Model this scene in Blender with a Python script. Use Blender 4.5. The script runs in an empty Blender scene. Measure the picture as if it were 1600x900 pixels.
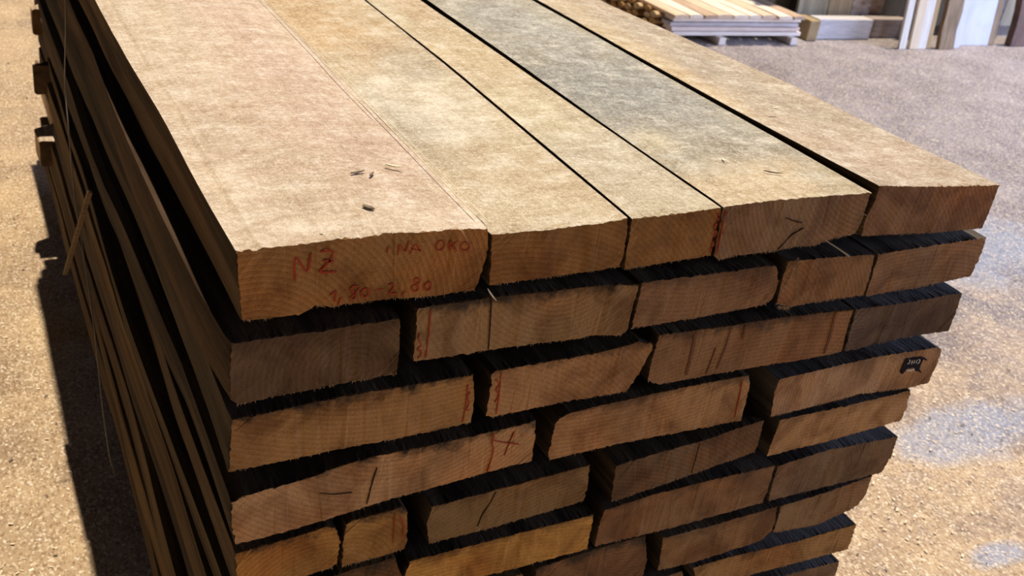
import bpy, bmesh, math, random
from mathutils import Vector, Matrix, noise
R = random.Random(7)
SC = bpy.context.scene
COL = SC.collection

# ------------------------------------------------------------------ camera
CAM = {"c": [-0.2236, -0.9, 1.64465], "x": [0.880283, -0.454538, 0.136002], "y": [0.114174, 0.481176, 0.869157], "z": [-0.460506, -0.749577, 0.475467], "lens": 35.2237}
cam_data = bpy.data.cameras.new('camera')
cam = bpy.data.objects.new('camera', cam_data); COL.objects.link(cam)
_x, _y, _z = Vector(CAM['x']), Vector(CAM['y']), Vector(CAM['z'])
_m = Matrix((_x, _y, _z)).transposed().to_4x4(); _m.translation = Vector(CAM['c'])
cam.matrix_world = _m
cam_data.lens = CAM['lens']; cam_data.sensor_width = 36; cam_data.clip_start = .02
cam_data.dof.use_dof = True; cam_data.dof.focus_distance = 1.3; cam_data.dof.aperture_fstop = 10
SC.camera = cam
SC.view_settings.view_transform = 'Standard'; SC.view_settings.look = 'None'
SC.view_settings.gamma = 1; SC.view_settings.use_curve_mapping = False
SC.view_settings.exposure = 0.0

# ------------------------------------------------------------------ world and lamps
w = bpy.data.worlds.new('world'); SC.world = w; w.use_nodes = True
bg = w.node_tree.nodes['Background']; bg.inputs[0].default_value = (.62, .70, 1.0, 1); bg.inputs[1].default_value = .02

def lamp(name, loc, target, size, power, color, size_y=None, shape='DISK', spread=180):
    d = bpy.data.lights.new(name, 'AREA'); d.shape = shape; d.size = size
    if size_y: d.size_y = size_y
    d.energy = power; d.color = color; d.spread = math.radians(spread)
    o = bpy.data.objects.new(name, d); COL.objects.link(o); o.location = loc
    o.rotation_euler = (Vector(target) - Vector(loc)).to_track_quat('-Z', 'Y').to_euler()
    return o
sd = bpy.data.lights.new('sun_through_rooflight', 'SUN'); sd.energy = 5.2; sd.angle = math.radians(1.0); sd.color = (1.0, .89, .73)
so = bpy.data.objects.new('sun_through_rooflight', sd); COL.objects.link(so); so.location = (.8, 1.2, 7)
so.rotation_euler = Vector((.081, .12, 1)).to_track_quat('Z', 'Y').to_euler()
lamp('daylight_door_right', (10.5, 1.0, 1.9), (1.0, 1.4, .5), 4.0, 700, (.50, .62, 1.0), 3.2, 'RECTANGLE')
lamp('cool_background_fill', (7.5, -3.5, 3.2), (6.2, 4.5, .2), 2.5, 270, (.66, .74, 1.0), 2.5, 'RECTANGLE')  # unseen cool fill added to brighten the things at the back
lamp('warm_front_fill', (-.8, -4.5, 2.2), (.5, 0, .7), 2.2, 9, (1.0, .72, .45), 1.8, 'RECTANGLE')  # weak warm fill added behind the camera to lift the board ends

# ------------------------------------------------------------------ node helpers
def mat(name, rough=.85, spec=.25):
    m = bpy.data.materials.new(name); m.use_nodes = True
    nt = m.node_tree; b = nt.nodes['Principled BSDF']
    b.inputs['Roughness'].default_value = rough
    b.inputs['Specular IOR Level'].default_value = spec
    return m, nt, b
def N(nt, t, **k):
    n = nt.nodes.new(t)
    for a, v in k.items():
        if a in ('operation', 'blend_type', 'data_type', 'attribute_type', 'attribute_name', 'wave_type', 'rings_direction',
                 'bands_direction', 'wave_profile', 'feature', 'noise_dimensions', 'normalize', 'vector_type', 'use_clamp', 'interpolation_type'):
            setattr(n, a, v)
        else: n.inputs[a.replace('_', ' ')].default_value = v
    return n
def L(nt, a, b): nt.links.new(a, b)
def mapping(nt, vec, scale=(1, 1, 1), loc=(0, 0, 0), rot=(0, 0, 0)):
    n = nt.nodes.new('ShaderNodeMapping'); n.inputs['Scale'].default_value = scale
    n.inputs['Location'].default_value = loc; n.inputs['Rotation'].default_value = rot
    L(nt, vec, n.inputs['Vector']); return n.outputs[0]
def noise_t(nt, vec, scale, detail=4, rough=.55, dist=0):
    n = N(nt, 'ShaderNodeTexNoise', Scale=scale, Detail=detail, Roughness=rough, Distortion=dist)
    L(nt, vec, n.inputs['Vector']); return n.outputs['Fac']
def remap(nt, f, a, b, c=0, d=1):
    n = nt.nodes.new('ShaderNodeMapRange'); n.inputs[1].default_value = a; n.inputs[2].default_value = b
    n.inputs[3].default_value = c; n.inputs[4].default_value = d; L(nt, f, n.inputs[0]); return n.outputs[0]
def mth(nt, op, a, b=None):
    n = nt.nodes.new('ShaderNodeMath'); n.operation = op
    for i, v in enumerate((a, b)):
        if v is None: continue
        if isinstance(v, (int, float)): n.inputs[i].default_value = v
        else: L(nt, v, n.inputs[i])
    return n.outputs[0]
def mix(nt, f, a, b, bt='MIX'):
    n = nt.nodes.new('ShaderNodeMix'); n.data_type = 'RGBA'; n.blend_type = bt
    for i, v in ((0, f), (6, a), (7, b)):
        if isinstance(v, (int, float)): n.inputs[i].default_value = v
        elif isinstance(v, tuple): n.inputs[i].default_value = v if len(v) == 4 else v + (1,)
        else: L(nt, v, n.inputs[i])
    return n.outputs[2]
def bump(nt, b, h, strength=.5, dist=.002, prev=None):
    n = nt.nodes.new('ShaderNodeBump'); n.inputs['Strength'].default_value = strength; n.inputs['Distance'].default_value = dist
    L(nt, h, n.inputs['Height'])
    if prev: L(nt, prev, n.inputs['Normal'])
    L(nt, n.outputs[0], b.inputs['Normal']); return n.outputs[0]
def attr(nt, name, out='Color'):
    n = N(nt, 'ShaderNodeAttribute', attribute_type='OBJECT', attribute_name=name); return n.outputs[out]
def shift_by_random(nt, vec, amt=17.0):
    oi = nt.nodes.new('ShaderNodeObjectInfo')
    n = nt.nodes.new('ShaderNodeVectorMath'); n.operation = 'ADD'; L(nt, vec, n.inputs[0])
    s = nt.nodes.new('ShaderNodeMath'); s.operation = 'MULTIPLY'; s.inputs[1].default_value = amt; L(nt, oi.outputs['Random'], s.inputs[0])
    L(nt, s.outputs[0], n.inputs[1]); return n.outputs[0]

# ------------------------------------------------------------------ materials
def end_grain():
    m, nt, b = mat('sawn_end_grain', .8, .2)
    tc = nt.nodes.new('ShaderNodeTexCoord'); obj = tc.outputs['Object']; gen = tc.outputs['Generated']
    sh = shift_by_random(nt, obj)
    # distorted annual rings around a centre that lies off the board
    sub = nt.nodes.new('ShaderNodeVectorMath'); sub.operation = 'SUBTRACT'; L(nt, obj, sub.inputs[0]); L(nt, attr(nt, 'ring_centre', 'Vector'), sub.inputs[1])
    wv = N(nt, 'ShaderNodeTexWave', wave_type='RINGS', rings_direction='Y', wave_profile='SAW', Scale=46, Distortion=1.6, Detail=3, Detail_Scale=2.5, Detail_Roughness=.6)
    L(nt, sub.outputs[0], wv.inputs['Vector'])
    rings = wv.outputs['Fac']
    base = nt.nodes.new('ShaderNodeObjectInfo').outputs['Color']
    blot = noise_t(nt, sh, 13, 5, .6, .6)
    blot2 = noise_t(nt, sh, 4.5, 3, .6, .8)
    fine = noise_t(nt, mapping(nt, sh, (220, 90, 700), rot=(0, .35, 0)), 1, 3)
    c = mix(nt, mth(nt, 'MULTIPLY', remap(nt, rings, .1, 1, .05, .55), remap(nt, blot2, .3, .6, .4, 1)), base, (.50, .36, .24), 'MULTIPLY')
    c = mix(nt, remap(nt, blot, .42, .66, 0, .8), c, (.38, .29, .22), 'MULTIPLY')
    c = mix(nt, remap(nt, blot2, .5, .72, 0, .55), c, (1.35, .95, .55), 'MULTIPLY')
    c = mix(nt, remap(nt, fine, .5, .8, 0, .5), c, (.35, .26, .18), 'MULTIPLY')
    # grime: black sawdust mould that has crept from the upper edge on some boards
    sep = nt.nodes.new('ShaderNodeSeparateXYZ'); L(nt, gen, sep.inputs[0])
    gn = noise_t(nt, sh, 26, 6, .7)
    edge = mth(nt, 'ADD', sep.outputs[2], mth(nt, 'MULTIPLY', mth(nt, 'SUBTRACT', gn, .5), .9))
    gm = mth(nt, 'MULTIPLY', remap(nt, edge, .78, .98), attr(nt, 'grime', 'Fac'))
    c = mix(nt, gm, c, (.028, .019, .012))
    L(nt, c, b.inputs['Base Color'])
    h = mth(nt, 'ADD', mth(nt, 'MULTIPLY', rings, .45), mth(nt, 'ADD', mth(nt, 'MULTIPLY', fine, .6), noise_t(nt, sh, 160, 4, .7)))
    bump(nt, b, h, .9, .0022)
    return m
def sawn_face():
    m, nt, b = mat('weathered_sawn_face', .9, .15)
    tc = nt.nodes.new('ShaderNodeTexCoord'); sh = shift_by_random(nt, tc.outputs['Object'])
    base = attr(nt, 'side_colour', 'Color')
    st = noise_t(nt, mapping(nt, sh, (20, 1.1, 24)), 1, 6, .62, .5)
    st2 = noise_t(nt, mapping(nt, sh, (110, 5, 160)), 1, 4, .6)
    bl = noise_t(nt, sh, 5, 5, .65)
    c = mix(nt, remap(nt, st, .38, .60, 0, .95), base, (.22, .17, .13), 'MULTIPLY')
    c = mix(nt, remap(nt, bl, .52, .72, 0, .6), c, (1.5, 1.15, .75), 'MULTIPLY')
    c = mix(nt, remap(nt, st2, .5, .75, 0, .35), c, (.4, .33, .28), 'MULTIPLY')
    L(nt, c, b.inputs['Base Color'])
    bump(nt, b, mth(nt, 'ADD', mth(nt, 'MULTIPLY', st2, 1.2), noise_t(nt, sh, 240, 4, .7)), .9, .002)
    return m
def top_face(name, base, base2, patches, dirt=.5, streak=.35):
    """upper sawn face of one board of the top layer; patches: (x, y, rx, ry, colour, strength, noise)"""
    m, nt, b = mat(name, .82, .2)
    tc = nt.nodes.new('ShaderNodeTexCoord'); obj = tc.outputs['Object']; sh = shift_by_random(nt, obj, 9)
    big = noise_t(nt, mapping(nt, sh, (.8, 1.1, 1)), 5.5, 9, .68, .3)
    c = mix(nt, remap(nt, big, .38, .64), base, base2)
    warp = noise_t(nt, sh, 9, 6, .7)
    for (x, y, rx, ry, col, s) in patches:
        v = mapping(nt, obj, (1 / rx, 1 / ry, 0), (-x / rx, -y / ry, 0))
        ln = nt.nodes.new('ShaderNodeVectorMath'); ln.operation = 'LENGTH'; L(nt, v, ln.inputs[0])
        d = mth(nt, 'ADD', ln.outputs['Value'], mth(nt, 'MULTIPLY', mth(nt, 'SUBTRACT', warp, .5), 2.2))
        c = mix(nt, remap(nt, d, 1.25, .45, 0, s), c, col)
    gr = noise_t(nt, mapping(nt, sh, (95, 4.5, 95)), 1, 5, .65, .3)
    c = mix(nt, remap(nt, gr, .42, .72, 0, streak), c, (.45, .36, .27), 'MULTIPLY')
    cross = noise_t(nt, mapping(nt, sh, (9, 60, 9), rot=(0, 0, .25)), 1, 4, .6, .4)
    c = mix(nt, remap(nt, cross, .5, .75, 0, .28), c, (.62, .52, .42), 'MULTIPLY')
    mid = noise_t(nt, mapping(nt, sh, (.8, 1.15, 1)), 24, 12, .80, .15)
    c = mix(nt, remap(nt, mid, .49, .62, 0, dirt + .05), c, (.64, .56, .47), 'MULTIPLY')
    c = mix(nt, remap(nt, mid, .49, .38, 0, .42), c, (.93, .88, .78))
    scr = noise_t(nt, mapping(nt, sh, (14, 260, 14), rot=(0, 0, -.35)), 1, 3, .6, .8)
    c = mix(nt, remap(nt, scr, .60, .74, 0, .35), c, (.95, .90, .80))
    grit = noise_t(nt, sh, 150, 6, .85)
    c = mix(nt, remap(nt, grit, .51, .62, 0, .34), c, (.50, .41, .32), 'MULTIPLY')
    c = mix(nt, remap(nt, grit, .49, .38, 0, .4), c, (1.0, .95, .84))
    fine = noise_t(nt, sh, 520, 5, .85)
    c = mix(nt, remap(nt, fine, .52, .68, 0, .75), c, (.38, .29, .20), 'MULTIPLY')
    c = mix(nt, remap(nt, fine, .46, .34, 0, .5), c, (1.0, .96, .86))
    vo = N(nt, 'ShaderNodeTexVoronoi', Scale=42, Randomness=1.0); L(nt, sh, vo.inputs['Vector'])
    sp = noise_t(nt, sh, 30, 3)
    spk = mth(nt, 'MULTIPLY', remap(nt, vo.outputs['Distance'], .10, .05), remap(nt, sp, .55, .62))
    c = mix(nt, mth(nt, 'MULTIPLY', spk, .8), c, (.10, .07, .045))
    L(nt, c, b.inputs['Base Color'])
    h = mth(nt, 'ADD', mth(nt, 'MULTIPLY', fine, .9), mth(nt, 'ADD', mth(nt, 'MULTIPLY', gr, .8), mth(nt, 'ADD', mid, mth(nt, 'MULTIPLY', big, 2.5))))
    bump(nt, b, h, .8, .002)
    return m
def plain(name, col, col2, scale=20, stretch=(1, 1, 1), rough=.85, bd=.001, spec=.2, metal=0):
    m, nt, b = mat(name, rough, spec); b.inputs['Metallic'].default_value = metal
    tc = nt.nodes.new('ShaderNodeTexCoord'); sh = shift_by_random(nt, tc.outputs['Object'])
    n = noise_t(nt, mapping(nt, sh, stretch), scale, 5, .62, .3)
    L(nt, mix(nt, remap(nt, n, .36, .66), col, col2), b.inputs['Base Color'])
    bump(nt, b, n, .6, bd)
    return m
def floor_mat():
    m, nt, b = mat('sawdust_covered_floor', .8, .3)
    tc = nt.nodes.new('ShaderNodeTexCoord'); obj = tc.outputs['Object']
    big = noise_t(nt, obj, 1.3, 6, .6, .5)
    warp = noise_t(nt, obj, 3.2, 7, .68, .4)
    sep = nt.nodes.new('ShaderNodeSeparateXYZ'); L(nt, obj, sep.inputs[0])
    # sawdust thins out to bare trodden screed on the far right
    bare = mth(nt, 'ADD', mth(nt, 'MULTIPLY', sep.outputs[0], .37), mth(nt, 'MULTIPLY', sep.outputs[1], .12))
    bare = mth(nt, 'ADD', bare, mth(nt, 'MULTIPLY', mth(nt, 'SUBTRACT', warp, .5), 1.6))
    dust = mix(nt, remap(nt, warp, .36, .62), (.68, .49, .29), (.46, .32, .20))
    screed = mix(nt, remap(nt, warp, .35, .62), (.33, .29, .31), (.20, .175, .20))
    c = mix(nt, remap(nt, bare, .75, 1.45), dust, screed)
    c = mix(nt, remap(nt, big, .50, .66, 0, .55), c, (.52, .46, .46), 'MULTIPLY')
    blue_grey = None
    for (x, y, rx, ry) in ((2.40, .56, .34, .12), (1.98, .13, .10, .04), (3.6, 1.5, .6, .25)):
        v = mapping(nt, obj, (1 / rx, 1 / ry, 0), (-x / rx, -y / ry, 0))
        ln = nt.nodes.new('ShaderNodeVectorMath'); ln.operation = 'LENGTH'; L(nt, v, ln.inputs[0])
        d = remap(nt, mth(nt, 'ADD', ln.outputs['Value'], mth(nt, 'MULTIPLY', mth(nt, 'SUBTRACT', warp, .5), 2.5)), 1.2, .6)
        blue_grey = d if blue_grey is None else mth(nt, 'MAXIMUM', blue_grey, d)
    c = mix(nt, mth(nt, 'MULTIPLY', blue_grey, .7), c, (.30, .35, .47))  # blue-grey tint on smoother patches of the floor
    # grains: chips of sawdust, pale and dark
    gv = N(nt, 'ShaderNodeTexVoronoi', Scale=210, Randomness=1.0); L(nt, mapping(nt, obj, (1, .7, 1), rot=(0, 0, .5)), gv.inputs['Vector'])
    sg = nt.nodes.new('ShaderNodeSeparateColor'); L(nt, gv.outputs['Color'], sg.inputs[0])
    gv2 = N(nt, 'ShaderNodeTexVoronoi', Scale=75, Randomness=1.0); L(nt, obj, gv2.inputs['Vector'])
    sg2 = nt.nodes.new('ShaderNodeSeparateColor'); L(nt, gv2.outputs['Color'], sg2.inputs[0])
    c = mix(nt, remap(nt, sg.outputs[0], .6, 1.0, 0, .65), c, (1.0, .85, .62))
    c = mix(nt, remap(nt, sg.outputs[1], .55, .95, 0, .6), c, (.42, .33, .27), 'MULTIPLY')
    spot = mth(nt, 'MULTIPLY', remap(nt, sg2.outputs[0], .82, .9), remap(nt, gv2.outputs['Distance'], .35, .2))
    c = mix(nt, mth(nt, 'MULTIPLY', spot, .75), c, (1.0, .90, .76))
    L(nt, c, b.inputs['Base Color'])
    L(nt, remap(nt, blue_grey, 0, 1, .8, .5), b.inputs['Roughness'])
    fine = noise_t(nt, obj, 160, 5, .75)
    h = mth(nt, 'ADD', mth(nt, 'MULTIPLY', fine, 1.0), mth(nt, 'ADD', mth(nt, 'MULTIPLY', sg.outputs[0], .6), mth(nt, 'MULTIPLY', noise_t(nt, obj, 22, 5, .6), 2.2)))
    bump(nt, b, h, .9, .006)
    return m
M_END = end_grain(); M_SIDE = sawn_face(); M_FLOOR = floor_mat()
M_RED = plain('red_marker', (.36, .045, .02), (.24, .04, .02), 90, rough=.8, bd=.0001)
M_DARKCRACK = plain('open_crack', (.035, .02, .012), (.02, .012, .008), 60)
M_STREAK = plain('resin_streak', (.16, .07, .035), (.11, .05, .03), 60, bd=.0002)
M_BLACKINK = plain('black_stamp_foil', (.012, .011, .018), (.02, .02, .028), 60, spec=.03, rough=.8, bd=.0001)
M_WHITEINK = plain('pale_digits', (.85, .80, .76), (.70, .66, .62), 200, bd=.0001)
M_FIBRE = plain('torn_fibre', (.52, .36, .20), (.36, .24, .13), 60)
M_FIBRE_D = plain('dark_fibre', (.10, .065, .04), (.05, .035, .022), 60)
M_PALE = plain('pale_splinter', (.85, .74, .56), (.70, .58, .42), 60)
M_BARK = plain('dark_bark_chip', (.14, .11, .085), (.22, .17, .12), 90)
M_STRAP = plain('packing_strap', (.22, .20, .19), (.16, .15, .14), 60, rough=.4)
M_TOPS = {
 'r1a': top_face('top_pinkish_tan', (.74, .60, .46), (.60, .47, .35),
    [(.17, .72, .13, .50, (.66, .47, .37), .55), (.08, .80, .07, .3, (.72, .62, .48), .5), (.22, .20, .10, .12, (.62, .44, .34), .35), (.24, .45, .07, .35, (.64, .47, .38), .5)]),
 'r1b': top_face('top_golden', (.64, .54, .38), (.55, .44, .30),
    [(.07, .86, .12, .26, (.60, .40, .20), .75), (.09, .42, .10, .16, (.78, .72, .60), .8), (.03, .34, .05, .14, (.46, .42, .34), .6), (.12, .12, .12, .10, (.62, .50, .34), .5), (.15, .62, .06, .1, (.45, .40, .33), .5)], .5),
 'r1c': top_face('top_straw', (.65, .56, .39), (.54, .46, .33),
    [(.09, .16, .10, .14, (.58, .52, .42), .6), (.07, .62, .12, .22, (.60, .46, .27), .6), (.05, .38, .06, .12, (.74, .66, .46), .5), (.1, .95, .05, .16, (.56, .38, .22), .6)]),
 'r1d': top_face('top_blue_stained', (.46, .42, .34), (.38, .36, .31),
    [(.12, .46, .17, .24, (.30, .31, .31), .9), (.13, .82, .13, .25, (.37, .37, .35), .85), (.10, .03, .20, .12, (.66, .53, .35), .9), (.14, .17, .10, .04, (.27, .22, .15), .55), (.04, .22, .05, .05, (.66, .58, .40), .6)], .6, .3),
 'r1e': top_face('top_grey_brown', (.52, .41, .29), (.44, .35, .26),
    [(.02, .55, .05, .25, (.66, .50, .28), .7), (.14, .12, .14, .14, (.56, .42, .31), .6), (.16, .6, .07, .35, (.42, .36, .28), .6), (.05, .9, .06, .25, (.60, .48, .30), .6)]),
}

# ------------------------------------------------------------------ mesh helpers
def link(name, me, parent=None, loc=None):
    o = bpy.data.objects.new(name, me); COL.objects.link(o)
    if loc is not None: o.location = loc
    if parent is not None: o.parent = parent
    return o
def mesh_from(name, verts, faces, mats, fmat=None, smooth=False):
    me = bpy.data.meshes.new(name); me.from_pydata(verts, [], faces); me.update()
    for m in mats: me.materials.append(m)
    if fmat:
        for p, i in zip(me.polygons, fmat): p.material_index = i
    if smooth:
        for p in me.polygons: p.use_smooth = True
    return me
def resample(poly, step):
    """closed outline -> evenly spaced points; corners are kept"""
    out = []
    n = len(poly)
    for i in range(n):
        a, b = Vector(poly[i]), Vector(poly[(i + 1) % n]); k = max(1, round((b - a).length / step))
        for j in range(k): out.append(a.lerp(b, j / k))
    return out
def tag(o, label, cat, group=None, kind=None):
    o['label'] = label; o['category'] = cat
    if group: o['group'] = group
    if kind: o['kind'] = kind
    return o
def lerp_table(t, y):
    if not t: return 0.0
    if y <= t[0][0]: return t[0][1]
    for (a, va), (b, vb) in zip(t, t[1:]):
        if y <= b: return va + (vb - va) * (y - a) / (b - a)
    return t[-1][1]
def board_mesh(name, outline, length, left=None, right=None, top_mat=None, seed=0, jag=.0006, step=.004, wave=.0007, origin=(0, 0), lift=None):
    ox, oz = origin
    pts = resample([(x - ox, z - oz) for x, z in outline], step); n = len(pts)
    x0 = min(p.x for p in pts); x1 = max(p.x for p in pts); z0 = min(p.y for p in pts); z1 = max(p.y for p in pts)
    ys = [0, .0025, .008, .02, .04]
    y = .04
    while y < length - .09: y += R.uniform(.035, .05) if y < 1.2 else .09; ys.append(y)
    ys += [length - .02, length - .004, length]
    rr = random.Random(seed * 31 + 5)
    j0 = [Vector((rr.gauss(0, jag), rr.gauss(0, jag))) for _ in range(n)]
    verts = []
    for k, y in enumerate(ys):
        for i, p in enumerate(pts):
            t = (p.x - x0) / (x1 - x0); q = p.copy()
            c = Vector(((x0 + x1) / 2, (z0 + z1) / 2))
            if k == 0 or k == len(ys) - 1: q += (c - q).normalized() * .0007 + j0[i]
            else:
                f = max(0, 1 - y / .015)
                q += j0[i] * f
            nx = noise.noise(Vector((p.x * 3 + seed, y * 3.1, p.y * 9))) * wave
            nz = noise.noise(Vector((p.x * 5 + 9, y * 4.0 + seed, 3.3))) * wave
            ed = noise.noise(Vector((p.x * 40 + seed, y * 26, p.y * 40))) * .0004 if 0 < k < len(ys) - 1 else 0
            s = 1 if y > .02 else y / .02
            q.x += (nx + ed) * s + lerp_table(left, y) * (1 - t) + lerp_table(right, y) * t
            q.y += nz * s + (ed * .5 * s)
            if lift: q.y += lerp_table(lift, y)
            yy = y + (rr.gauss(0, .0005) if k == 0 else 0)
            verts.append((q.x, yy, q.y))
    faces = []; fm = []
    for k in range(len(ys) - 1):
        for i in range(n):
            a = k * n + i; b2 = k * n + (i + 1) % n
            faces.append((a, b2, b2 + n, a + n))
            d = pts[(i + 1) % n] - pts[i]
            fm.append(2 if (top_mat and d.x > abs(d.y) * 1.2 and (pts[i].y > (z0 + z1) / 2)) else 1)
    me = bpy.data.meshes.new(name); me.from_pydata(verts, [], faces)
    for m in (M_END, M_SIDE) + ((top_mat,) if top_mat else ()): me.materials.append(m)
    for p, i in zip(me.polygons, fm): p.material_index = i
    bm = bmesh.new(); bm.from_mesh(me); bm.verts.ensure_lookup_table()
    for k, rev in ((0, True), (len(ys) - 1, False)):
        vs = [bm.verts[k * n + i] for i in range(n)]
        f = bm.faces.new(vs if not rev else vs[::-1]); f.material_index = 0
    bmesh.ops.recalc_face_normals(bm, faces=bm.faces)
    bmesh.ops.triangulate(bm, faces=[f for f in bm.faces if len(f.verts) > 4])
    bm.to_mesh(me); bm.free()
    return me
def ribbon(name, strokes, m, y=-.0009, thick=.0005, wob=.25, origin=(0, 0), scale=1.0):
    """pen strokes lying on the end face of a board: thin closed bands in the x-z plane"""
    verts = []; faces = []
    ox, oz = origin
    for wmm, pts in strokes:
        P = [Vector((x - ox, z - oz)) for x, z in pts]
        Q = []
        for a, b in zip(P, P[1:]):
            k = max(1, int((b - a).length / .003))
            for j in range(k): Q.append(a.lerp(b, j / k))
        Q.append(P[-1])
        for _ in range(2):
            Q = [Q[0]] + [(Q[i - 1] + Q[i] * 2 + Q[i + 1]) / 4 for i in range(1, len(Q) - 1)] + [Q[-1]]
        s = len(verts); hw = wmm * scale * .00046
        for i, q in enumerate(Q):
            t = (Q[min(i + 1, len(Q) - 1)] - Q[max(i - 1, 0)]); t = t.normalized() if t.length > 1e-9 else Vector((1, 0))
            nrm = Vector((-t.y, t.x)) * hw * (1 + R.uniform(-wob, wob)) * (.6 if i in (0, len(Q) - 1) else 1)
            for sgn in (1, -1):
                v = q + nrm * sgn
                verts.append((v.x, y - thick, v.y)); verts.append((v.x, y + .0018, v.y))
        for i in range(len(Q) - 1):
            a = s + i * 4; b = a + 4
            faces += [(a, a + 2, b + 2, b), (a + 1, b + 1, b + 3, a + 3), (a, b, b + 1, a + 1), (a + 2, a + 3, b + 3, b + 2)]
        e = s + (len(Q) - 1) * 4
        faces += [(s, s + 1, s + 3, s + 2), (e, e + 2, e + 3, e + 1)]
    return mesh_from(name, verts, faces, [m])
def spike(verts, faces, p, d, l, r):
    """a bent three-sided fibre"""
    d = d.normalized(); u = d.orthogonal().normalized(); v = d.cross(u)
    bend = Vector((R.uniform(-1, 1), R.uniform(-1, 1), R.uniform(-1, .3))) * l * .25
    s = len(verts)
    for k, (t, rr) in enumerate(((0, 1), (.55, .7))):
        c = p + d * l * t + bend * t * t
        for a in range(3):
            an = a * 2.094; verts.append(tuple(c + (u * math.cos(an) + v * math.sin(an)) * r * rr))
    verts.append(tuple(p + d * l + bend))
    for a in range(3):
        b = (a + 1) % 3
        faces.append((s + a, s + b, s + 3 + b, s + 3 + a)); faces.append((s + 3 + a, s + 3 + b, s + 6))
    faces.append((s, s + 2, s + 1))
def fringe(name, outline, m, count, origin, where='low', ln=.005, seg=None):
    ox, oz = origin; pts = [Vector((x - ox, z - oz)) for x, z in outline]; n = len(pts)
    cz = (min(p.y for p in pts) + max(p.y for p in pts)) / 2
    edges = []
    for i in range(n):
        a, b = pts[i], pts[(i + 1) % n]; d = b - a
        low = d.x < 0 and abs(d.x) > abs(d.y); high = d.x > 0 and abs(d.x) > abs(d.y)
        side = abs(d.y) >= abs(d.x)
        if (where == 'low' and low) or (where == 'high' and high) or (where == 'side' and side) or where == 'all': edges.append((a, b, d.length))
    tot = sum(e[2] for e in edges); verts = []; faces = []
    for _ in range(count):
        r = R.uniform(0, tot)
        for a, b, l in edges:
            if r <= l: break
            r -= l
        p = a.lerp(b, min(1, r / l)); out = Vector(((b - a).y * -1, (b - a).x)).normalized()   # outline is clockwise: this points outwards
        cl = noise.noise(Vector((p.x * 38, p.y * 38, 1.7)))
        if cl < -.12 and R.random() < .75: continue
        d = Vector((out.x + R.uniform(-.7, .7), R.uniform(-.9, .1), out.y + R.uniform(-.7, .5)))
        spike(verts, faces, Vector((p.x - out.x * .0012, .0004, p.y - out.y * .0012)), d, R.uniform(.3, 1.0) * ln, R.uniform(.00018, .00042))
    return mesh_from(name, verts, faces, [m])
def box(bm, c, s, rot=None):
    r = bmesh.ops.create_cube(bm, size=1, matrix=Matrix.Translation(c) @ (rot or Matrix()) @ Matrix.Diagonal((s[0], s[1], s[2], 1)))
    return r['verts']
def bm_obj(name, bm, mats, parent=None, loc=None, bevel=0):
    if bevel: bmesh.ops.bevel(bm, geom=bm.edges[:], offset=bevel, segments=2, affect='EDGES', profile=.6)
    me = bpy.data.meshes.new(name); bm.to_mesh(me); bm.free()
    for m in (mats if isinstance(mats, list) else [mats]): me.materials.append(m)
    return link(name, me, parent, loc)

# ------------------------------------------------------------------ the setting
def grid_floor():
    bm = bmesh.new()
    bmesh.ops.create_grid(bm, x_segments=120, y_segments=80, size=1)
    for v in bm.verts:
        v.co.x = v.co.x * 11 + 3; v.co.y = v.co.y * 6.5
        d = 1 if (v.co.x < -.4 or v.co.x > 1.6) and not (v.co.x > 3.6 and v.co.y > 3.9) else 0
        v.co.z = d * (noise.noise(v.co * 1.7) - .6) * .004
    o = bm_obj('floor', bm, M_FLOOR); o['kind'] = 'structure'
    for p in o.data.polygons: p.use_smooth = True
grid_floor()
M_WALL = plain('stained_concrete_wall', (.30, .27, .24), (.17, .15, .13), 3)
M_BOARDWALL = plain('olive_brown_boarding', (.40, .33, .23), (.24, .19, .13), 1.0, (9, 9, 1.2))
bm = bmesh.new(); box(bm, Vector((3, 6.62, 1.6)), (22, .24, 3.2)); o = bm_obj('wall_back', bm, M_WALL); o['kind'] = 'structure'
bm = bmesh.new()
x = 5.12
while x < 9.4:
    wd = R.uniform(.17, .24); box(bm, Vector((x + wd / 2, 5.04 + R.uniform(-.006, .006), 1.3)), (wd - .008, .03, 2.6)); x += wd
for z in (.5, 1.9): box(bm, Vector((7.25, 5.09, z)), (4.3, .06, .1))
o = bm_obj('wall_partition', bm, M_BOARDWALL); o['kind'] = 'structure'

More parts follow.
